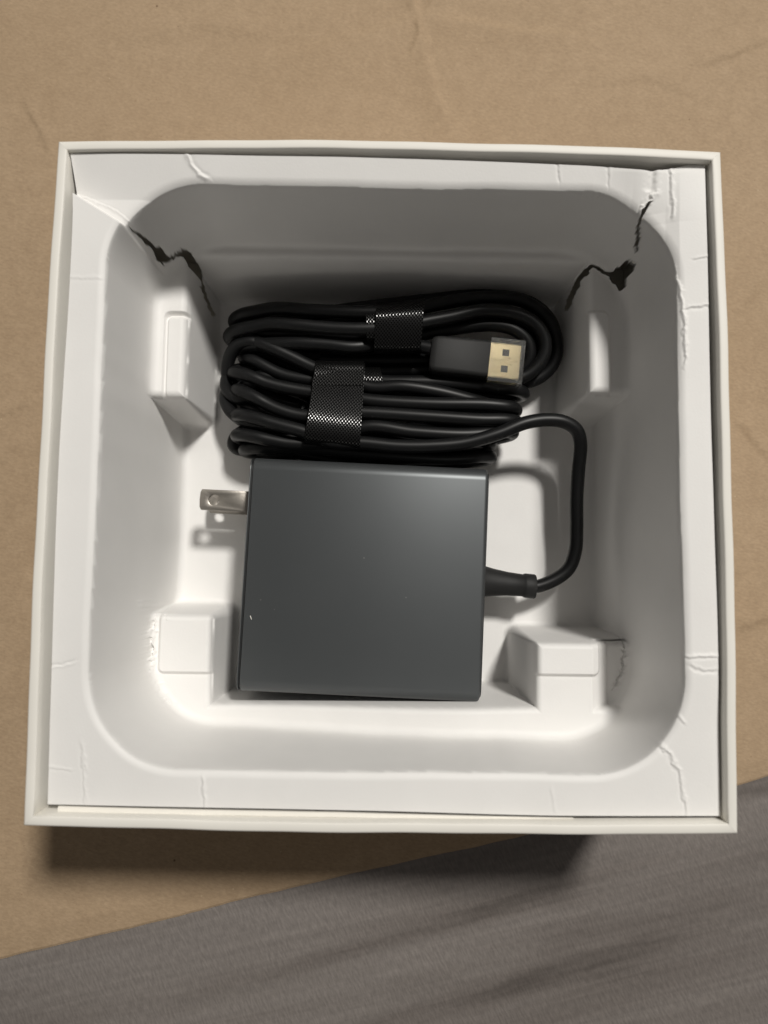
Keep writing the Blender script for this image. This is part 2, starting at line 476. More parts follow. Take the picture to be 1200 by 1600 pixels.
# ------------------------------------------------------------------ moulded paper tray (one sheet with cavity, ledges, corner blocks and tears)
ZR = dict(TL=H - 1.3, TR=H - 2.2, BR=H - 2.8, BL=H - 2.8)
G = 980
cs = (1 - np.cos(np.linspace(0, 1, G) * math.pi)) / 2
ss = np.linspace(0, 1, G)
SS, TT = np.meshgrid(ss, ss, indexing='ij')      # s: left->right, t: bottom->top
def bnd(pts, n=G):
    P = spline([np.array(p) for p in pts], .4)[:, :2]
    L = np.r_[0, np.cumsum(np.linalg.norm(np.diff(P, axis=0), axis=1))]; L /= L[-1]
    q = np.linspace(0, 1, n); return np.stack([np.interp(q, L, P[:, 0]), np.interp(q, L, P[:, 1])], 1)
zt = lambda a, c, t: ZR[a] * (1 - t) + ZR[c] * t
A = lambda x, y, z: at(x, y, z)
pBL = A(74, 1257, ZR['BL']); pBR = A(1126, 1275, ZR['BR']); pTL = A(110, 238, ZR['TL']); pTR = A(1101, 253, ZR['TR'])
bot = bnd([pBL, A(330, 1262, zt('BL', 'BR', .25)), A(600, 1267, zt('BL', 'BR', .5)), A(860, 1274, zt('BL', 'BR', .75)), pBR])
top = bnd([pTL, A(300, 239, zt('TL', 'TR', .2)), A(600, 247, zt('TL', 'TR', .5)), A(900, 258, zt('TL', 'TR', .8)), A(1030, 264, zt('TL', 'TR', .93)), pTR])
lef = bnd([pBL, A(83, 1000, ZR['BL']), A(93, 700, zt('BL', 'TL', .55)), A(114, 320, zt('BL', 'TL', .9)), pTL])
rig = bnd([pBR, A(1122, 1040, ZR['BR']), A(1112, 700, zt('BR', 'TR', .55)), A(1105, 400, zt('BR', 'TR', .85)), pTR])
lim = 77.7 + .5 * (1 - np.linspace(-1, 1, G) ** 2)
for b_ in (bot, top, lef, rig):
    for k in (0, 1): b_[:, k] = np.clip(b_[:, k], -lim, lim)
P2 = ((1 - TT)[..., None] * bot[:, None, :] + TT[..., None] * top[:, None, :] + (1 - SS)[..., None] * lef[None, :, :] + SS[..., None] * rig[None, :, :]
      - (1 - SS)[..., None] * (1 - TT)[..., None] * bot[0] - SS[..., None] * (1 - TT)[..., None] * bot[-1]
      - (1 - SS)[..., None] * TT[..., None] * top[0] - SS[..., None] * TT[..., None] * top[-1])
X = P2[..., 0]; Y = P2[..., 1]


def rrect(X, Y, x0, x1, y0, y1, r):
    cx, cy = (x0 + x1) / 2, (y0 + y1) / 2
    qx = np.abs(X - cx) - (x1 - x0) / 2 + r; qy = np.abs(Y - cy) - (y1 - y0) / 2 + r
    return np.hypot(np.maximum(qx, 0), np.maximum(qy, 0)) + np.minimum(np.maximum(qx, qy), 0) - r


def convex(e, top_, R):
    return top_ - R + np.sqrt(np.maximum(0, R * R - (R - np.clip(e, 0, R)) ** 2))


def concave(e, low, R):
    return low + R - np.sqrt(np.maximum(0, R * R - (R - np.clip(e, 0, R)) ** 2))


def block(X, Y, sd, low, top_, k, Rt, Rb):
    """drafted solid standing on 'low', outline sd (<0 inside) at its foot"""
    q = -sd
    line = low + k * q
    up = np.minimum(np.maximum(line, low + np.minimum(Rb, (top_ - low) * .5)), convex(q - (top_ - low) / k, top_, Rt))
    return np.where(q > 0, up, concave(-q, low, Rb))


rim = (1 - SS) * (1 - TT) * ZR['BL'] + SS * (1 - TT) * ZR['BR'] + (1 - SS) * TT * ZR['TL'] + SS * TT * ZR['TR']
rim = rim + .22 * vnoise(X, Y, .035, 11, 2) - .5 * np.exp(-((SS - .93) / .03) ** 2) * np.exp(-((TT - 1) / .04) ** 2)
ctl = A(112, 299, H - 2); ctr_ = A(214, 362, H - 2)
lin = ctl[1] + (X - ctl[0]) * (ctr_[1] - ctl[1]) / (ctr_[0] - ctl[0])
up_ = np.clip((Y - lin) / .8 + .5, 0, 1) * np.clip((Y - 20) / 20, 0, 1)
rim = rim - .30 * np.clip(top[:, 1][:, None] - Y, 0, 10) * up_ * (1 - np.clip((X - 60) / 11, 0, 1))
rim = rim - .20 * np.clip(rig[:, 0][None, :] - X, 0, 9) * np.clip((Y + 40) / 90, 0, 1) * np.clip((X - 50) / 8, 0, 1) * np.clip((76 - Y) / 12, 0, 1)
oL = A(151, 760, ZR['BL'])[0]; oR = A(1066, 700, ZR['TR'])[0]; oT = A(600, 287, H - 2.4)[1]; oB = A(600, 1209, ZR['BL'])[1]
wob = .28 * vnoise(X, Y, .03, 21, 2) + .10 * vnoise(X, Y, .12, 23, 2)
d = rrect(X, Y, oL, oR, oB, oT, 22) + wob
KW = 1 / math.tan(math.radians(3.4))
# --- the level inside the cavity
lev = np.full(X.shape, ZF)
big = 120.0
lt = np.clip((X + 48) / 75, 0, 1); ledge_z = 25 + 10 * lt * lt * (3 - 2 * lt)           # lower ledge rises to the right
KB = 1 / math.tan(math.radians(4.5))
foot_b = A(360, 1103, 26)[1] + 22 / KB + 1.0; foot_b2 = A(837, 1106, 35)[1] + 31 / KB + 1.0
yb = foot_b + (foot_b2 - foot_b) * np.clip((X + 50) / 90, 0, 1)
lb = block(X, Y, rrect(X, Y, -big, big, -big, 0, 1) * 0 + (Y - (yb - 1.0)), ZF, ledge_z, KB, 1.6, 1.2)
# lower left block
zBL = 25.0; K7 = 1 / math.tan(math.radians(7))
xr = A(331, 1010, zBL)[0] + (zBL - ZF) / K7; yt = A(290, 961, zBL)[1] + (zBL - ZF) / K7
sdL = rrect(X, Y, -big, xr, -big, yt, 4.0)
bl = block(X, Y, sdL, ZF, zBL + 0 * X, 1 / math.tan(math.radians(7)), 1.5, 1.5)
pa = A(250, 962, zBL + 1); pb = A(329, 1052, zBL + 1)
bl = bl + 1.3 * np.clip(.5 - rrect(X, Y, pa[0], pb[0] + 6, pb[1], pa[1] + 8, 1.5) / .9, 0, 1) * np.clip((bl - zBL + 4) / 4, 0, 1)
# lower right block
zBR = 35.0
xl = A(838, 1060, zBR)[0] - (zBR - ZF) / KB; yt2 = A(890, 1005, zBR)[1] + (zBR - ZF) / KB
sdR = rrect(X, Y, xl, big, -big, yt2, 3.0)
br = block(X, Y, sdR, ZF, zBR + 0 * X, 1 / math.tan(math.radians(4.5)), 1.5, 1.5)
pa = A(843, 1006, zBR + 1); pb = A(940, 1056, zBR + 1)
br = br + 1.3 * np.clip(.5 - rrect(X, Y, pa[0] - 5, pb[0], pb[1], pa[1] + 8, 1.5) / .9, 0, 1) * np.clip((br - zBR + 4) / 4, 0, 1)
brx = A(925, 1060, zBR)[0]
br = br - np.clip((X - brx) * .9, 0, 5) * (br > zBR - 6)
# upper left block
zTL = 33.0
xa = A(341, 560, ZF)[0]; ya = A(270, 620, zTL)[1] - (zTL - ZF) * math.tan(math.radians(5)); yb_ = A(330, 385, ZF + 10)[1]
sdT = rrect(X, Y, -big, xa, ya, yb_, 3.0)
tl = block(X, Y, sdT, ZF, zTL + 0 * X, 1 / math.tan(math.radians(5)), 2.0, 1.8)
pa = A(262, 488, zTL); pb = A(294, 619, zTL)
tl = tl - 1.6 * np.clip(.5 - rrect(X, Y, A(255, 600, zTL)[0], xa + 5, -big, pa[1], 1.5) / .9, 0, 1) * np.clip((tl - zTL + 5) / 4, 0, 1) \
        + 1.5 * np.clip(.5 - rrect(X, Y, pa[0], xa + 5, -big, pa[1] - 1.2, 1.2) / .9, 0, 1) * np.clip((tl - zTL + 5) / 4, 0, 1)
# upper right block
zTR = 33.0
xb = A(866, 560, ZF)[0]; yc = A(880, 662, ZF)[1]
sdQ = rrect(X, Y, xb, big, yc, yb_, 3.0)
tr = block(X, Y, sdQ, ZF, zTR + 0 * X, 1 / math.tan(math.radians(5)), 2.0, 1.8)
pa = A(912, 488, zTR); pb = A(952, 625, zTR)
tr = tr + 1.4 * np.clip(.5 - rrect(X, Y, xb - 5, pb[0], -big, pa[1], 2.0) / 1.2, 0, 1) * np.clip((tr - zTR + 5) / 4, 0, 1)
# narrow ledge along the top wall
ytop = A(600, 408, 33)[1]
tp = block(X, Y, -(Y - (ytop - 1.8)), ZF, 33 + 0 * X, KB, 1.5, 1.5)
for q in (lb, bl, br, tl, tr, tp): lev = np.maximum(lev, q)
lev = lev + .06 * vnoise(X, Y, .08, 31, 2)
# --- wall of the cavity
Rr = 1.7; Rf = 2.5 - 1.3 * np.clip((Y - 30) / 15, 0, 1) * np.clip((56 - np.abs(X)) / 9, 0, 1)
line = rim + KW * d
wallz = np.minimum(np.where(d < 0, line + (Rr * .5), rim), rim)
wallz = np.minimum(wallz, np.where(d > Rr, rim, convex(d + Rr * .55, 0, Rr * 1.55) + rim))
e = (-d) - (rim - lev) / KW
Z = np.maximum(wallz, np.where(e > 0, concave(e, lev, Rf), np.minimum(lev + Rf, rim)))
# --- creases and torn ridges on the rim
rp = lambda *a: [at(x, y, H - 2.6) for x, y in a]
cr = np.zeros_like(Z)
for pts, wd, hh, asy, jg in (
        (rp((294, 241), (300, 258), (312, 271), (327, 278)), .55, .45, -.5, .3),
        (rp((112, 297), (150, 312), (175, 323), (200, 341), (214, 360)), .35, .35, -.2, .25),
        (rp((106, 437), (165, 437)), .5, .10, .12, .3),
        (rp((1046, 258), (1050, 290), (1054, 320), (1053, 338)), .5, .45, .4, .4),
        (rp((1020, 256), (1022, 278), (1020, 296)), 1.3, -.9, .6, .3),
        (rp((1030, 296), (1014, 310), (1006, 330), (998, 348)), .7, .75, .6, .8),
        (rp((1024, 352), (1042, 380), (1056, 412), (1064, 450), (1070, 500), (1073, 540), (1072, 575)), .45, .75, .3, .5),
        (rp((1084, 404), (1108, 402)), .4, .3, .25, .2), (rp((1072, 481), (1108, 478)), .45, -.15, .5, .2),
        (rp((869, 250), (872, 268), (876, 284)), .4, -.25, .25, .3), (rp((949, 254), (951, 270), (954, 290)), .4, -.25, .3, .3),
        (rp((1068, 1027), (1124, 1025)), .5, .35, .35, .3), (rp((1078, 1040), (1095, 1048), (1124, 1049)), .5, -.2, .3, .3),
        (rp((1056, 1112), (1072, 1132)), .4, .3, .2, .2),
        (rp((1028, 1158), (1046, 1180), (1060, 1205), (1068, 1238), (1074, 1275)), .55, .45, .4, .6),
        (rp((76, 1041), (98, 1040), (120, 1033)), .4, -.15, -.3, .3),
        (rp((126, 1160), (130, 1200), (132, 1260)), .5, .18, .2, .6),
        (rp((315, 1214), (318, 1240), (320, 1264)), .45, .3, .25, .3),
        (rp((72, 1200), (112, 1204)), .4, .12, .15, .3),
        (rp((860, 1230), (868, 1275)), .5, .12, .12, .3)):
    cr += crease(X, Y, pts, wd * .72, hh * .5, asy * .6, jg * .7)
Z = Z + cr * np.clip(1 + (d + .5) / 1.5, 0, 1)
# torn, crumpled edge beside the lower blocks
lp = lambda z, *a: [at(x, y, z) for x, y in a]
c2 = crease(X, Y, lp(30, (216, 905), (219, 935), (228, 950), (250, 962)), .8, 2.2, .6, .8)
c2 += crease(X, Y, lp(29, (232, 965), (229, 1000), (231, 1030), (228, 1056)), .6, -1.0, .9, 1.0)
c2 += crease(X, Y, lp(28, (222, 958), (219, 1000), (222, 1050), (245, 1085), (265, 1105)), .6, .6, .4, .8)
c2 += crease(X, Y, lp(38, (986, 985), (992, 1020), (988, 1060), (972, 1085)), .35, -1.0, .4, .4)
Z = Z + c2 * (Z < np.where(X < 0, 33, 45)) * (Z > 12)
# --- tears: openings through the sheet
PX, PY = project(np.stack([X, Y, Z], -1))
fx = (PX[:-1, :-1] + PX[1:, 1:]) / 2; fy = (PY[:-1, :-1] + PY[1:, 1:]) / 2
jx = fx + 1.7 * vnoise(fx, fy, .11, 41, 2); jy = fy + 1.7 * vnoise(fx, fy, .11, 43, 2)


def inside(px, py, poly):
    r = np.zeros(px.shape, bool); n = len(poly)
    for i in range(n):
        x0, y0 = poly[i]; x1, y1 = poly[(i + 1) % n]
        if y0 == y1: continue
        r ^= ((y0 > py) != (y1 > py)) & (px < (x1 - x0) * (py - y0) / (y1 - y0) + x0)
    return r


TEARS = [
    [(200, 352), (222, 367), (234, 378), (241, 385), (249, 383), (256, 394), (264, 404), (256, 413), (244, 406), (236, 390), (219, 372), (204, 358)],
    [(258, 408), (270, 398), (284, 388), (296, 392), (306, 408), (317, 424), (315, 440), (304, 429), (293, 416), (286, 402), (275, 403), (264, 412)],
    [(314, 436), (319, 444), (325, 466), (336, 491), (331, 494), (320, 470), (313, 446)],
    [(1020, 314), (1012, 325), (1002, 343), (1000, 352), (1001, 372), (998, 392), (993, 394), (992, 378), (995, 350), (1004, 328), (1014, 315)],
    [(985, 406), (992, 413), (990, 425), (977, 432), (979, 447), (968, 455), (955, 441), (953, 432), (938, 426), (926, 419), (914, 432),
     (905, 450), (895, 472), (885, 488), (880, 483), (889, 462), (901, 437), (913, 421), (926, 413), (945, 421), (960, 424), (972, 412), (978, 404)],
]
hole = np.zeros(fx.shape, bool)
for p in TEARS: hole |= inside(jx, jy, p)
tray = grid_mesh('paper_tray', X, Y, Z, M_TRAY, keep=~hole, skirt=.7)
tag(tray, 'deep white moulded paper tray with creased rim and torn upper corners, fitted inside the box', 'packaging tray')

# ------------------------------------------------------------------ power adapter
ZA0, ZA1 = ZF + .25, 29.6
TLp, TRp, BRp, BLp = at(393, 713, ZA1 - 1.5), at(762, 733, ZA1 - 1.5), at(750, 1096, ZA1 - 3), at(371, 1080, ZA1 - 3)
xd = (TRp - TLp + BRp - BLp)[:2]; ang = math.atan2(xd[1], xd[0])
ctr = (TLp + TRp + BRp + BLp)[:2] / 4
WX = (np.linalg.norm((TRp - TLp)[:2]) + np.linalg.norm((BRp - BLp)[:2])) / 2
WY = (np.linalg.norm((TLp - BLp)[:2]) + np.linalg.norm((TRp - BRp)[:2])) / 2
ad = empty('power_adapter', (ctr[0], ctr[1], ZA0))
tag(ad, 'square dark grey power adapter with two-prong plug and attached black cord, lying in the tray', 'charger')
ca, sa = math.cos(ang), math.sin(ang)


def AW(x, y, z): return (ctr[0] + x * ca - y * sa, ctr[1] + x * sa + y * ca, z)


def rprof(inset, r=3.7, n=11):
    """rounded profile in (y,z)"""
    hy = WY / 2 - inset; z0 = ZA0 + inset; z1 = ZA1 - inset; r = max(.3, r - inset); out = []
    for cy, cz, a0 in ((hy - r, z1 - r, 0), (-hy + r, z1 - r, 90), (-hy + r, z0 + r, 180), (hy - r, z0 + r, 270)):
        for k in range(n):
            a = math.radians(a0 + 90 * k / (n - 1)); out.append((cy + r * math.cos(a), cz + r * math.sin(a)))
    return out


def loft(name, secs, mat, parent, sharp=40):
    V = []; F = []; n = None
    for x, inset in secs:
        p = rprof(inset); n = len(p); V += [AW(x, y, z) for y, z in p]
    for i in range(len(secs) - 1):
        for k in range(n):
            a = i * n + k; c = i * n + (k + 1) % n; F.append((a, a + n, c + n, c))
    F.append(tuple(range(n))); F.append(tuple((len(secs) - 1) * n + k for k in range(n))[::-1])
    return mesh_obj(name, V, F, mat, parent, True, sharp)


hx = WX / 2
loft('casing', [(-hx + .9, .8), (-hx + .92, .2), (-hx + 1.02, .06), (-hx + 1.2, 0), (hx - 1.1, 0), (hx - .55, .12), (hx - .2, .45), (hx - .05, .9)], M_CASE, ad)
loft('end_cap', [(-hx, .5), (-hx + .06, .2), (-hx + .18, .08), (-hx + .32, .12), (-hx + .36, .6), (-hx + .4, 1.3)], M_CASE, ad)
loft('seam_core', [(-hx + .38, .85), (-hx + 1.3, .85)], M_CAPB, ad)  # black core added so the seam gap reads as dark as deep shade
loft('end_panel', [(hx - .3, 1.2), (hx + .18, 1.2), (hx + .25, 1.35)], M_CAPB, ad)
# prongs
ph = at(335, 781.5, 22.3)
pl = lambda P: ((P[0] - ctr[0]) * ca + (P[1] - ctr[1]) * sa, -(P[0] - ctr[0]) * sa + (P[1] - ctr[1]) * ca)
hxl, hyl = pl(ph); tipx = pl(at(312.5, 782, 22.3))[0]
BWD = 6.05
for zc in (22.3, 10.35):
    outl = []
    x0, x1 = tipx, -hx + .4; h2 = BWD / 2
    for a in np.linspace(0, 90, 5): outl.append((x0 + 1.0 - 1.0 * math.cos(math.radians(a)), -h2 + .9 - .9 * math.sin(math.radians(a))))
    outl = [(x0 + .55, -h2), (x1, -h2), (x1, h2), (x0 + .55, h2), (x0 + .12, h2 - .9), (x0, 0), (x0 + .12, -h2 + .9)]
    bm = bmesh.new(); t2 = .71
    rh = 1.58; nh = 28
    def ring(pts, z): return [bm.verts.new((*p, z)) for p in pts]
    hp = [(hxl + rh * math.cos(2 * math.pi * k / nh), hyl + rh * math.sin(2 * math.pi * k / nh)) for k in range(nh)]
    op = []
    for p in [(q[0], q[1] + hyl) for q in outl]: op.append(p)
    faces = []
    for z in (zc - t2, zc + t2):
        o_ = ring(op, z); h_ = ring(hp, z)
        ed = [bm.edges.new((o_[i], o_[(i + 1) % len(o_)])) for i in range(len(o_))] + [bm.edges.new((h_[i], h_[(i + 1) % nh])) for i in range(nh)]
        bmesh.ops.triangle_fill(bm, use_beauty=True, edges=ed)
        faces.append((o_, h_))
    for (a, c) in ((0, 0), (0, 1)):
        A0, A1 = faces[0][c], faces[1][c]; n = len(A0)
        for i in range(n): bm.faces.new((A0[i], A0[(i + 1) % n], A1[(i + 1) % n], A1[i]))
    bmesh.ops.recalc_face_normals(bm, faces=bm.faces)
    be = [e_ for e_ in bm.edges if len(e_.link_faces) == 2 and e_.calc_face_angle(0) > 1.0]
    bmesh.ops.bevel(bm, geom=be, offset=.16, segments=2, affect='EDGES', profile=.5)
    bm.verts.index_update()
    V = [AW(*v.co) for v in bm.verts]; F = [[v.index for v in f.verts] for f in bm.faces]; bm.free()
    mesh_obj('prong', V, F, M_PRONG, ad, True, 35)
    c0 = AW(-hx - .35, hyl, zc)
    bevel_box('prong_collar', c0, (1.5, BWD + .5, 2.2), ang, M_CAPB, ad, .25, 1)
# strain relief
sy = pl(at(757, 908, 16.4))[1]; sx1 = pl(at(836, 915, 16.4))[0]; Lr = sx1 - hx
V = []; F = []
for fx_, ry, rz in ((-.06, 5.1, 5.1), (0.0, 5.1, 5.0), (.06, 4.75, 4.6), (.25, 4.1, 3.9), (.5, 3.55, 3.5), (.78, 3.3, 3.3), (.80, 3.55, 3.55), (.83, 3.62, 3.62), (.985, 3.62, 3.62), (1.0, 3.45, 3.45)):
    for k in range(28):
        a = 2 * math.pi * k / 28
        V.append(AW(hx + Lr * fx_, sy - .9 * max(0, fx_) + ry * math.cos(a), 16.4 + rz * math.sin(a)))
ns = 10
for i in range(ns - 1):
    for k in range(28):
        a = i * 28 + k; c = i * 28 + (k + 1) % 28; F.append((a, a + 28, c + 28, c))
F.append(tuple(range(28))); F.append(tuple((ns - 1) * 28 + k for k in range(28))[::-1])
mesh_obj('strain_relief', V, F, M_PLUG, ad, True, 40)

# ------------------------------------------------------------------ cords
CR = 1.98


def curl(P, t, r, back=40, drop=None):
    """from end point P heading along unit t: bend down through a half circle and run back below"""
    P = np.array(P, float); t = np.array([t[0], t[1], 0.0]); t /= np.linalg.norm(t); out = []
    for a in (30, 60, 90, 120, 150, 180):
        a = math.radians(a); out.append(P + t * r * math.sin(a) - np.array([0, 0, r * (1 - math.cos(a))]))
    out.append(out[-1] - t * back * .35); out.append(out[-1] - t * back * .65)
    return out


def strand(pts, left=None, right=None, back=45):
    P = [at(*p) for p in pts]
    if left:
        c = curl(P[0], (P[0] - P[1])[:2], left, back); P = c[::-1] + P
    if right:
        c = curl(P[-1], (P[-1] - P[-2])[:2], right, back); P = P + c
    return spline(P, .55)


# the adapter's own cord: from the strain relief up the right wall, then the lower bundle
VA, FA = [], []
p0 = AW(hx + Lr * .9, sy - .9, 16.4)
lead = [np.array(p0), np.array(AW(hx + Lr * 1.02, sy - .9, 16.4))] + [at(*p) for p in (
    (868, 905, 16.6), (889, 888, 17), (899, 861, 17.5), (901, 827, 18), (901, 781, 19), (904, 733, 20.5), (907, 693, 22.5), (901, 672, 24),
    (881, 659, 25), (852, 656, 25.5), (820, 661, 26), (780, 677, 26), (727, 692, 25.6), (673, 697, 25.4), (620, 697, 25.2), (567, 692, 25),
    (520, 690, 25), (474, 674, 25.2), (432, 663, 25), (405, 655, 24.6))]
lead += curl(lead[-1], (lead[-1] - lead[-2])[:2], 8.5, 50)
tube(spline(lead, .5), CR, 18, VA, FA)
for pts, lf, rt in (
        (((412, 539, 19.5), (432, 547, 20), (456, 558, 20), (487, 573, 20), (530, 588, 20.5), (577, 605, 21.5), (630, 604, 22.5), (684, 612, 22), (737, 625, 20.5), (770, 634, 18)), 7.0, 5.5),
        (((396, 590, 22), (415, 598, 22), (442, 605, 22), (483, 612, 22), (530, 617, 22.5), (572, 625, 23.5), (673, 631, 24.2), (753, 632, 24), (780, 634, 23.6)), 8.0, 6.0),
        (((400, 622, 23.4), (418, 632, 23.4), (438, 641, 23.5), (476, 650, 23.6), (530, 645, 24), (572, 645, 24.2), (673, 651, 24.6), (753, 656, 24.6), (780, 656, 24.2)), 8.2, 6.4),
        (((402, 683, 22.4), (425, 688, 22.4), (456, 693, 22.2), (510, 690, 22), (572, 667, 24), (647, 675, 24.4), (727, 679, 24), (775, 675, 22.5)), 7.6, 6.0),
        (((408, 699, 18.4), (430, 699, 18.4), (470, 699, 18.2), (540, 705, 18), (620, 711, 18.5), (700, 715, 18.6), (745, 713, 18.2)), 6.0, 5.0),
        (((402, 566, 16.5), (440, 585, 17), (500, 596, 17.5), (600, 610, 18), (720, 640, 18), (770, 645, 17)), 5.6, 5.0),
        (((398, 640, 16), (440, 660, 16.5), (520, 675, 17), (640, 690, 17), (745, 690, 17)), 5.4, 5.0)):
    tube(strand(pts, lf, rt), CR, 16, VA, FA)
# turns that cross the left end of the bundle and stray ones in its gaps
for pts in (((440, 552, 17), (410, 540, 18.6), (385, 534, 19), (364, 538, 18.2), (351, 555, 16.5), (346, 580, 14.5), (352, 604, 12), (372, 620, 10.5), (420, 630, 10)),
            ((470, 640, 15), (420, 628, 17), (385, 622, 18.5), (362, 622, 18), (347, 610, 16), (345, 594, 14), (356, 580, 12), (390, 575, 11)),
            ((500, 600, 14), (440, 592, 15.5), (408, 588, 15.5), (384, 596, 14), (366, 612, 13), (362, 634, 12), (380, 652, 11), (440, 662, 10)),
            ((480, 670, 20), (430, 668, 21), (395, 664, 20.8), (367, 655, 19), (350, 640, 16.5), (343, 622, 14), (352, 606, 11), (390, 600, 10)),
            ((480, 640, 8), (420, 650, 9), (380, 668, 10), (358, 684, 11), (356, 698, 10), (376, 704, 8.6), (440, 700, 8))):
    tube(spline([at(x + 9 * (x < 400), y, z) for x, y, z in pts], .55), CR, 16, VA, FA)
mesh_obj('cord', VA, FA, M_CABLE, ad)

# separate cable with the gold USB plug: the upper bundle
uc = empty('usb_cable', at(600, 560, ZF))
tag(uc, 'coiled black cable with gold USB plug, bundled behind the grey adapter', 'cable')
VU, FU = [], []
loops = [
    # outer loop round the right end
    [(400, 487, 21.5), (430, 482, 22.5), (487, 485, 24), (569, 488, 25.2), (630, 486, 25), (690, 474, 23), (757, 465, 21), (815, 470, 19.5), (850, 492, 18), (868, 525, 17), (868, 560, 15.5), (846, 588, 14), (800, 602, 13), (700, 600, 12)],
    [(392, 511, 21.5), (420, 506, 22.5), (460, 508, 24), (520, 513, 25), (568, 514, 25.5), (625, 510, 25.4), (662, 503, 25), (705, 495, 24.6), (753, 485, 24), (801, 489, 23.4), (833, 503, 22.4), (850, 526, 21.2), (851, 552, 20), (832, 580, 18.6), (790, 598, 17.4), (740, 600, 16.5)],
    [(400, 539, 18.5), (430, 537, 20), (465, 536, 21.4), (510, 538, 22), (555, 542, 22), (620, 530, 19), (700, 515, 19.5), (770, 508, 20), (806, 516, 20), (826, 536, 19), (826, 562, 17.5), (800, 588, 15), (740, 592, 14)],
    [(410, 520, 16), (480, 522, 17.5), (570, 525, 18), (640, 520, 18), (720, 498, 18), (790, 497, 17.6), (838, 520, 16), (845, 550, 14), (820, 585, 11.5), (740, 600, 10)],
    [(405, 500, 13), (480, 492, 16), (570, 480, 18), (660, 470, 17), (757, 462, 15), (830, 474, 13), (862, 505, 11), (866, 545, 9.5), (840, 585, 8), (760, 605, 7)],
]
for i, pts in enumerate(loops):
    tube(strand(pts, (8.0, 8.0, 6.5, 5, 4)[i], None), CR, 16, VU, FU)
# long strand below the plug, bending down at its right end
tube(strand([(560, 590, 17), (598, 596, 18.5), (673, 597, 19.2), (753, 602, 19.2), (795, 607, 18.4)], None, 5.5), CR, 16, VU, FU)
tube(strand([(560, 575, 12), (640, 578, 12.5), (740, 585, 12.5), (795, 594, 11)], None, 4), CR, 16, VU, FU)
for zz, yy in ((15, 562), (11, 566), (8, 556), (14, 578)):
    tube(spline([at(500, yy, zz), at(580, yy + 1, zz), at(680, yy, zz - .5), at(790, yy + 2, zz - 1)], .6), CR, 14, VU, FU)
# stub into the plug
tube(spline([at(*p) for p in ((585, 534, 20), (625, 538, 20.6), (655, 541, 21.4), (676, 545, 22))], .5), CR * 1.0, 16, VU, FU)
mesh_obj('cord', VU, FU, M_CABLE, uc)
# plug
pc0 = at(672, 556, 22.5); pc1 = at(763, 562, 22.5); pdir = (pc1 - pc0)[:2]; pa_ = math.atan2(pdir[1], pdir[0]) - .045
PLn = np.linalg.norm(pdir); pm = (pc0 + pc1) / 2; c_, s_ = math.cos(pa_), math.sin(pa_)


def PW(x, y, z): return (pm[0] + x * c_ - y * s_, pm[1] + x * s_ + y * c_, 22.3 + z)


def plug_loft(name, secs, mat, parent, sharp=40, r=.9):
    V = []; F = []; n = 0
    for x, hy, hz, rr in secs:
        p = []
        for cy, cz, a0 in ((hy - rr, hz - rr, 0), (-hy + rr, hz - rr, 90), (-hy + rr, -hz + rr, 180), (hy - rr, -hz + rr, 270)):
            for k in range(5):
                a = math.radians(a0 + 22.5 * k); p.append((cy + rr * math.cos(a), cz + rr * math.sin(a)))
        n = len(p); V += [PW(x, y, z) for y, z in p]
    for i in range(len(secs) - 1):
        for k in range(n):
            a = i * n + k; c = i * n + (k + 1) % n; F.append((a, a + n, c + n, c))
    F.append(tuple(range(n))); F.append(tuple((len(secs) - 1) * n + k for k in range(n))[::-1])
    return mesh_obj(name, V, F, mat, parent, True, sharp)


hl = PLn / 2
grip_hy = 5.55; gz = 3.05
plug_loft('plug_grip', [(-hl, 4.4, 2.2, 1.0), (-hl + .5, 5.0, 2.7, 1.3), (-hl + 1.8, 5.4, 2.95, 1.4), (-hl + 3.5, grip_hy, gz, 1.5), (hl - .25, grip_hy, gz, 1.3), (hl, grip_hy - .2, gz - .2, .9)], M_PLUG, uc)
sh = plug_loft('plug_shell', [(hl - 1, 5.3, 2.05, .5), (hl + 8.9, 5.3, 2.05, .5), (hl + 9.1, 5.15, 1.95, .45)], M_GOLD, uc)
for yy in (2.45, -2.45):
    bevel_box('slot_shade_plate', PW(hl + 4.7, yy, 2.02), (2.0, 2.0, .12), pa_, M_SLOT_SHADE, sh, .03, 1)  # solid plate, the opening's shade is painted into its colour
# raised USB trident between the two slot plates
V, F = [], []
def bar(p, q, wd):
    p = np.array(p); q = np.array(q); dd = (q - p) / np.linalg.norm(q - p); nn = np.array([-dd[1], dd[0]]) * wd / 2
    b0 = len(V)
    for z in (2.0, 2.14):
        for w_ in (p + nn, p - nn, q - nn, q + nn): V.append(PW(w_[0], w_[1], z))
    for f in ((4, 5, 6, 7), (0, 1, 5, 4), (1, 2, 6, 5), (2, 3, 7, 6), (3, 0, 4, 7)): F.append(tuple(b0 + k for k in f))
bx = hl + 1.3
bar((bx, 0), (bx + 6.6, 0), .28)
bar((bx + 2.0, 0), (bx + 3.2, .95), .26); bar((bx + 3.2, .95), (bx + 4.6, .95), .26)
bar((bx + 3.0, 0), (bx + 4.2, -.95), .26); bar((bx + 4.2, -.95), (bx + 5.4, -.95), .26)
for cx_, cy_, rr_ in ((bx + .1, 0, .62), (bx + 4.7, .95, .42)):
    b0 = len(V)
    for z in (2.0, 2.14):
        for k in range(12): V.append(PW(cx_ + rr_ * math.cos(k * math.pi / 6), cy_ + rr_ * math.sin(k * math.pi / 6), z))
    F.append(tuple(b0 + 12 + k for k in range(12)))
    for k in range(12): F.append((b0 + k, b0 + (k + 1) % 12, b0 + 12 + (k + 1) % 12, b0 + 12 + k))
bar((bx + 5.2, -1.3), (bx + 5.2, -.6), .7)
b0 = len(V)
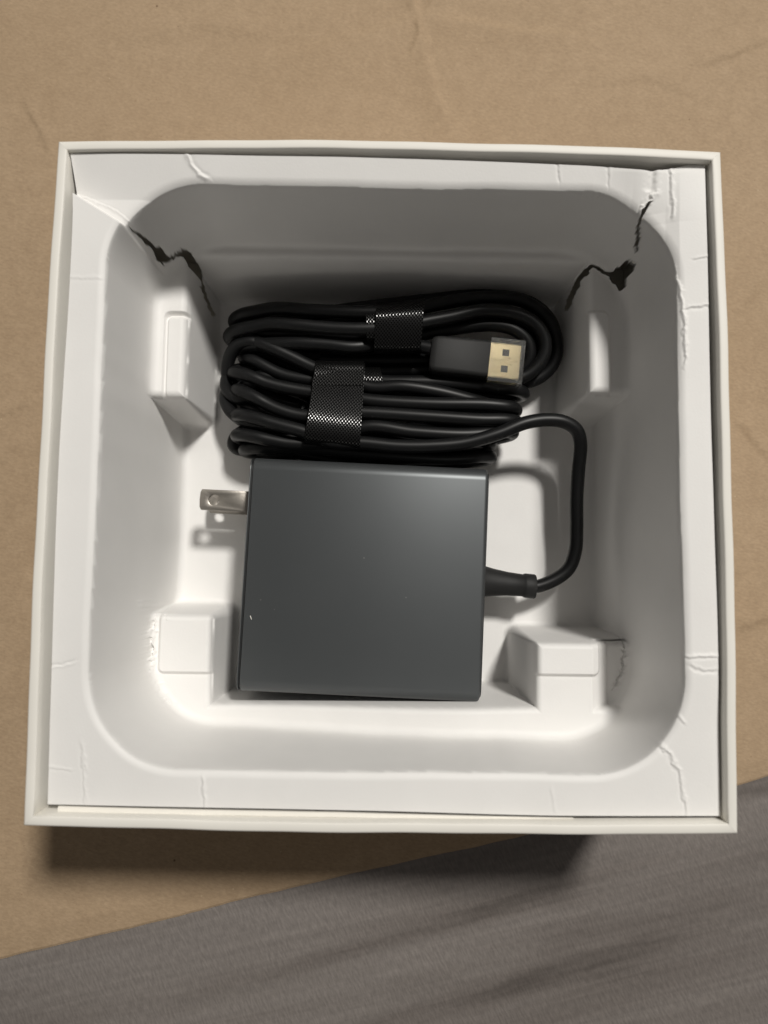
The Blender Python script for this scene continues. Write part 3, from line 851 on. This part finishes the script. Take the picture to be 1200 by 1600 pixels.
for z in (2.0, 2.14):
    for q in ((bx + 6.4, .5), (bx + 6.4, -.5), (bx + 7.4, 0)): V.append(PW(*q, z))
F += [(b0 + 3, b0 + 4, b0 + 5), (b0, b0 + 1, b0 + 4, b0 + 3), (b0 + 1, b0 + 2, b0 + 5, b0 + 4), (b0 + 2, b0, b0 + 3, b0 + 5)]
mesh_obj('trident_emblem', V, F, M_GOLD, sh, False)
# clear protective cap: a hollow sleeve around the shell, closed at its tip
def cap_ring(x, hy, hz):
    return [PW(x, hy, hz), PW(x, -hy, hz), PW(x, -hy, -hz), PW(x, hy, -hz)]
V = cap_ring(hl + .05, 6.5, 2.75) + cap_ring(hl + 10.2, 6.5, 2.75) + cap_ring(hl + .05, 5.4, 2.2) + cap_ring(hl + 9.3, 5.4, 2.2)
F = [(i, (i + 1) % 4, 4 + (i + 1) % 4, 4 + i) for i in range(4)] + [(4, 5, 6, 7)] + [(8 + (i + 1) % 4, 8 + i, 12 + i, 12 + (i + 1) % 4) for i in range(4)] \
    + [(15, 14, 13, 12)] + [((i + 1) % 4, i, 8 + i, 8 + (i + 1) % 4) for i in range(4)]
mesh_obj('protective_cap', V, F, M_CLEAR, uc, False)

# ------------------------------------------------------------------ hook-and-loop straps
def band(name, left, right, parent, thick=.55, nu=14):
    """ruled strip between two profiles of (px, py, z); UV in u along and across"""
    L = spline([at(*p) for p in left], .4); R = spline([at(*p) for p in right], .4); n = 70
    rs = lambda P: np.stack([np.interp(np.linspace(0, 1, n), np.r_[0, np.cumsum(np.linalg.norm(np.diff(P, axis=0), axis=1))] / np.linalg.norm(np.diff(P, axis=0), axis=1).sum(), P[:, k]) for k in range(3)], 1)
    L = rs(L); R = rs(R); Ln = np.linalg.norm(np.diff(L, axis=0), axis=1).sum(); Wd = np.linalg.norm(R - L, axis=1).mean()
    q = np.linspace(0, 1, nu + 1)
    Gd = L[:, None] * (1 - q)[None, :, None] + R[:, None] * q[None, :, None]
    du = np.gradient(Gd, axis=0); dv = np.gradient(Gd, axis=1); nn = np.cross(du, dv); nn /= np.linalg.norm(nn, axis=2)[..., None]
    if nn[n // 2, nu // 2, 2] < 0: nn = -nn
    low = Gd - nn * thick
    V = np.concatenate([Gd.reshape(-1, 3), low.reshape(-1, 3)]); F = []; K = n * (nu + 1)
    ix = lambda i, j: i * (nu + 1) + j
    for i in range(n - 1):
        for j in range(nu):
            F.append((ix(i, j), ix(i, j + 1), ix(i + 1, j + 1), ix(i + 1, j))); F.append(tuple(K + k for k in (ix(i + 1, j), ix(i + 1, j + 1), ix(i, j + 1), ix(i, j))))
    for i in range(n - 1):
        for j in (0, nu): F.append((ix(i, j), ix(i + 1, j), K + ix(i + 1, j), K + ix(i, j)))
    for j in range(nu):
        for i in (0, n - 1): F.append((ix(i, j), ix(i, j + 1), K + ix(i, j + 1), K + ix(i, j)))
    o = mesh_obj(name, V, F, M_STRAP, parent, True, 50)
    uv = o.data.uv_layers.new(name='UVMap')
    ii = np.arange(n)[:, None] / (n - 1) * Ln + 0 * q[None]; jj = q[None] * Wd + 0 * ii
    uvv = np.stack([jj, ii], -1).reshape(-1, 2); uvv = np.concatenate([uvv, uvv])
    for lp_ in o.data.loops: uv.data[lp_.index].uv = uvv[lp_.vertex_index]
    return o


def edge_pts(prof, xa, xb):
    """prof: (fraction, py, z); xa/xb: px at first/last"""
    return [(xa + (xb - xa) * f, y, z) for f, y, z in prof]


su = empty('cable_strap', at(620, 515, ZF))
tag(su, 'short black woven strap with bright glint, wrapped round the cable next to the gold plug', 'cable tie', 'woven straps round the cable bundles')
pU = [(0, 470, 9), (0, 467, 17), (.02, 471, 24), (.10, 477, 27.2), (.18, 483, 28.1), (.26, 490, 28.4), (.36, 498, 28.35), (.5, 510, 27.9), (.75, 530, 26.5), (.93, 546, 24.5), (1, 552, 22), (1, 553, 14), (1, 553, 8)]
band('band', [(x, y + 6 * (1 - min(1, f * 2)), z) for (x, y, z), (f, _, _) in zip(edge_pts(pU, 588, 584), pU)], [(x, y - 4 * (1 - min(1, f * 2)), z) for (x, y, z), (f, _, _) in zip(edge_pts(pU, 664, 657), pU)], su)
pU2 = [(0, 476, 9), (0, 476, 16), (.02, 479, 22), (.15, 487, 26.4), (.3, 498, 27.3), (.5, 512, 27.2), (.8, 528, 26), (1, 538, 22), (1, 540, 14)]
band('strap_end', edge_pts(pU2, 571, 573), edge_pts(pU2, 640, 636), su, .45)
sl = empty('cable_strap', at(525, 635, ZF))
tag(sl, 'long black woven strap wrapped round the cord bundle just above the grey adapter', 'cable tie', 'woven straps round the cable bundles')
pL = [(0, 572, 8), (0, 568, 14), (.02, 566, 20.5), (.06, 571, 23.3), (.25, 598, 24.9), (.42, 622, 26.4), (.56, 640, 27.4), (.66, 651, 27.95), (.74, 661, 28.3), (.82, 672, 28.4), (.89, 683, 28.2), (.95, 693, 27.4), (1, 701, 25), (1, 705, 18), (1, 706, 10)]
band('band', [(x, y - 3 - 6 * f, z) for (x, y, z), (f, _, _) in zip(edge_pts(pL, 494, 475), pL)], [(x, y + 2, z) for (x, y, z), (f, _, _) in zip(edge_pts(pL, 571, 562), pL)], sl)
pF = [(0, 564, 21.4), (.1, 569, 23.45), (.35, 579, 24.1), (.7, 591, 24.8), (1, 602, 25.45)]
band('strap_end', edge_pts(pF, 494, 487), edge_pts(pF, 569, 567), sl, .2)
pT = [(0, 573, 17), (.2, 577, 20), (.6, 587, 21.4), (1, 598, 21.6)]
band('pull_tab', edge_pts(pT, 560, 560), edge_pts(pT, 594, 598), sl, .5)

# a white lint fibre caught on the adapter
V, F = tube(spline([at(391, 962, ZA1 + .1), at(392, 965, ZA1 + .3), at(393, 968, ZA1 + .1)], .2), .11, 6)
tag(mesh_obj('lint_fibre', V, F, M_CARD), 'tiny white lint fibre stuck on the left side of the grey adapter', 'lint')

SC.cycles.max_bounces = 10; SC.cycles.diffuse_bounces = 6; SC.cycles.transmission_bounces = 8
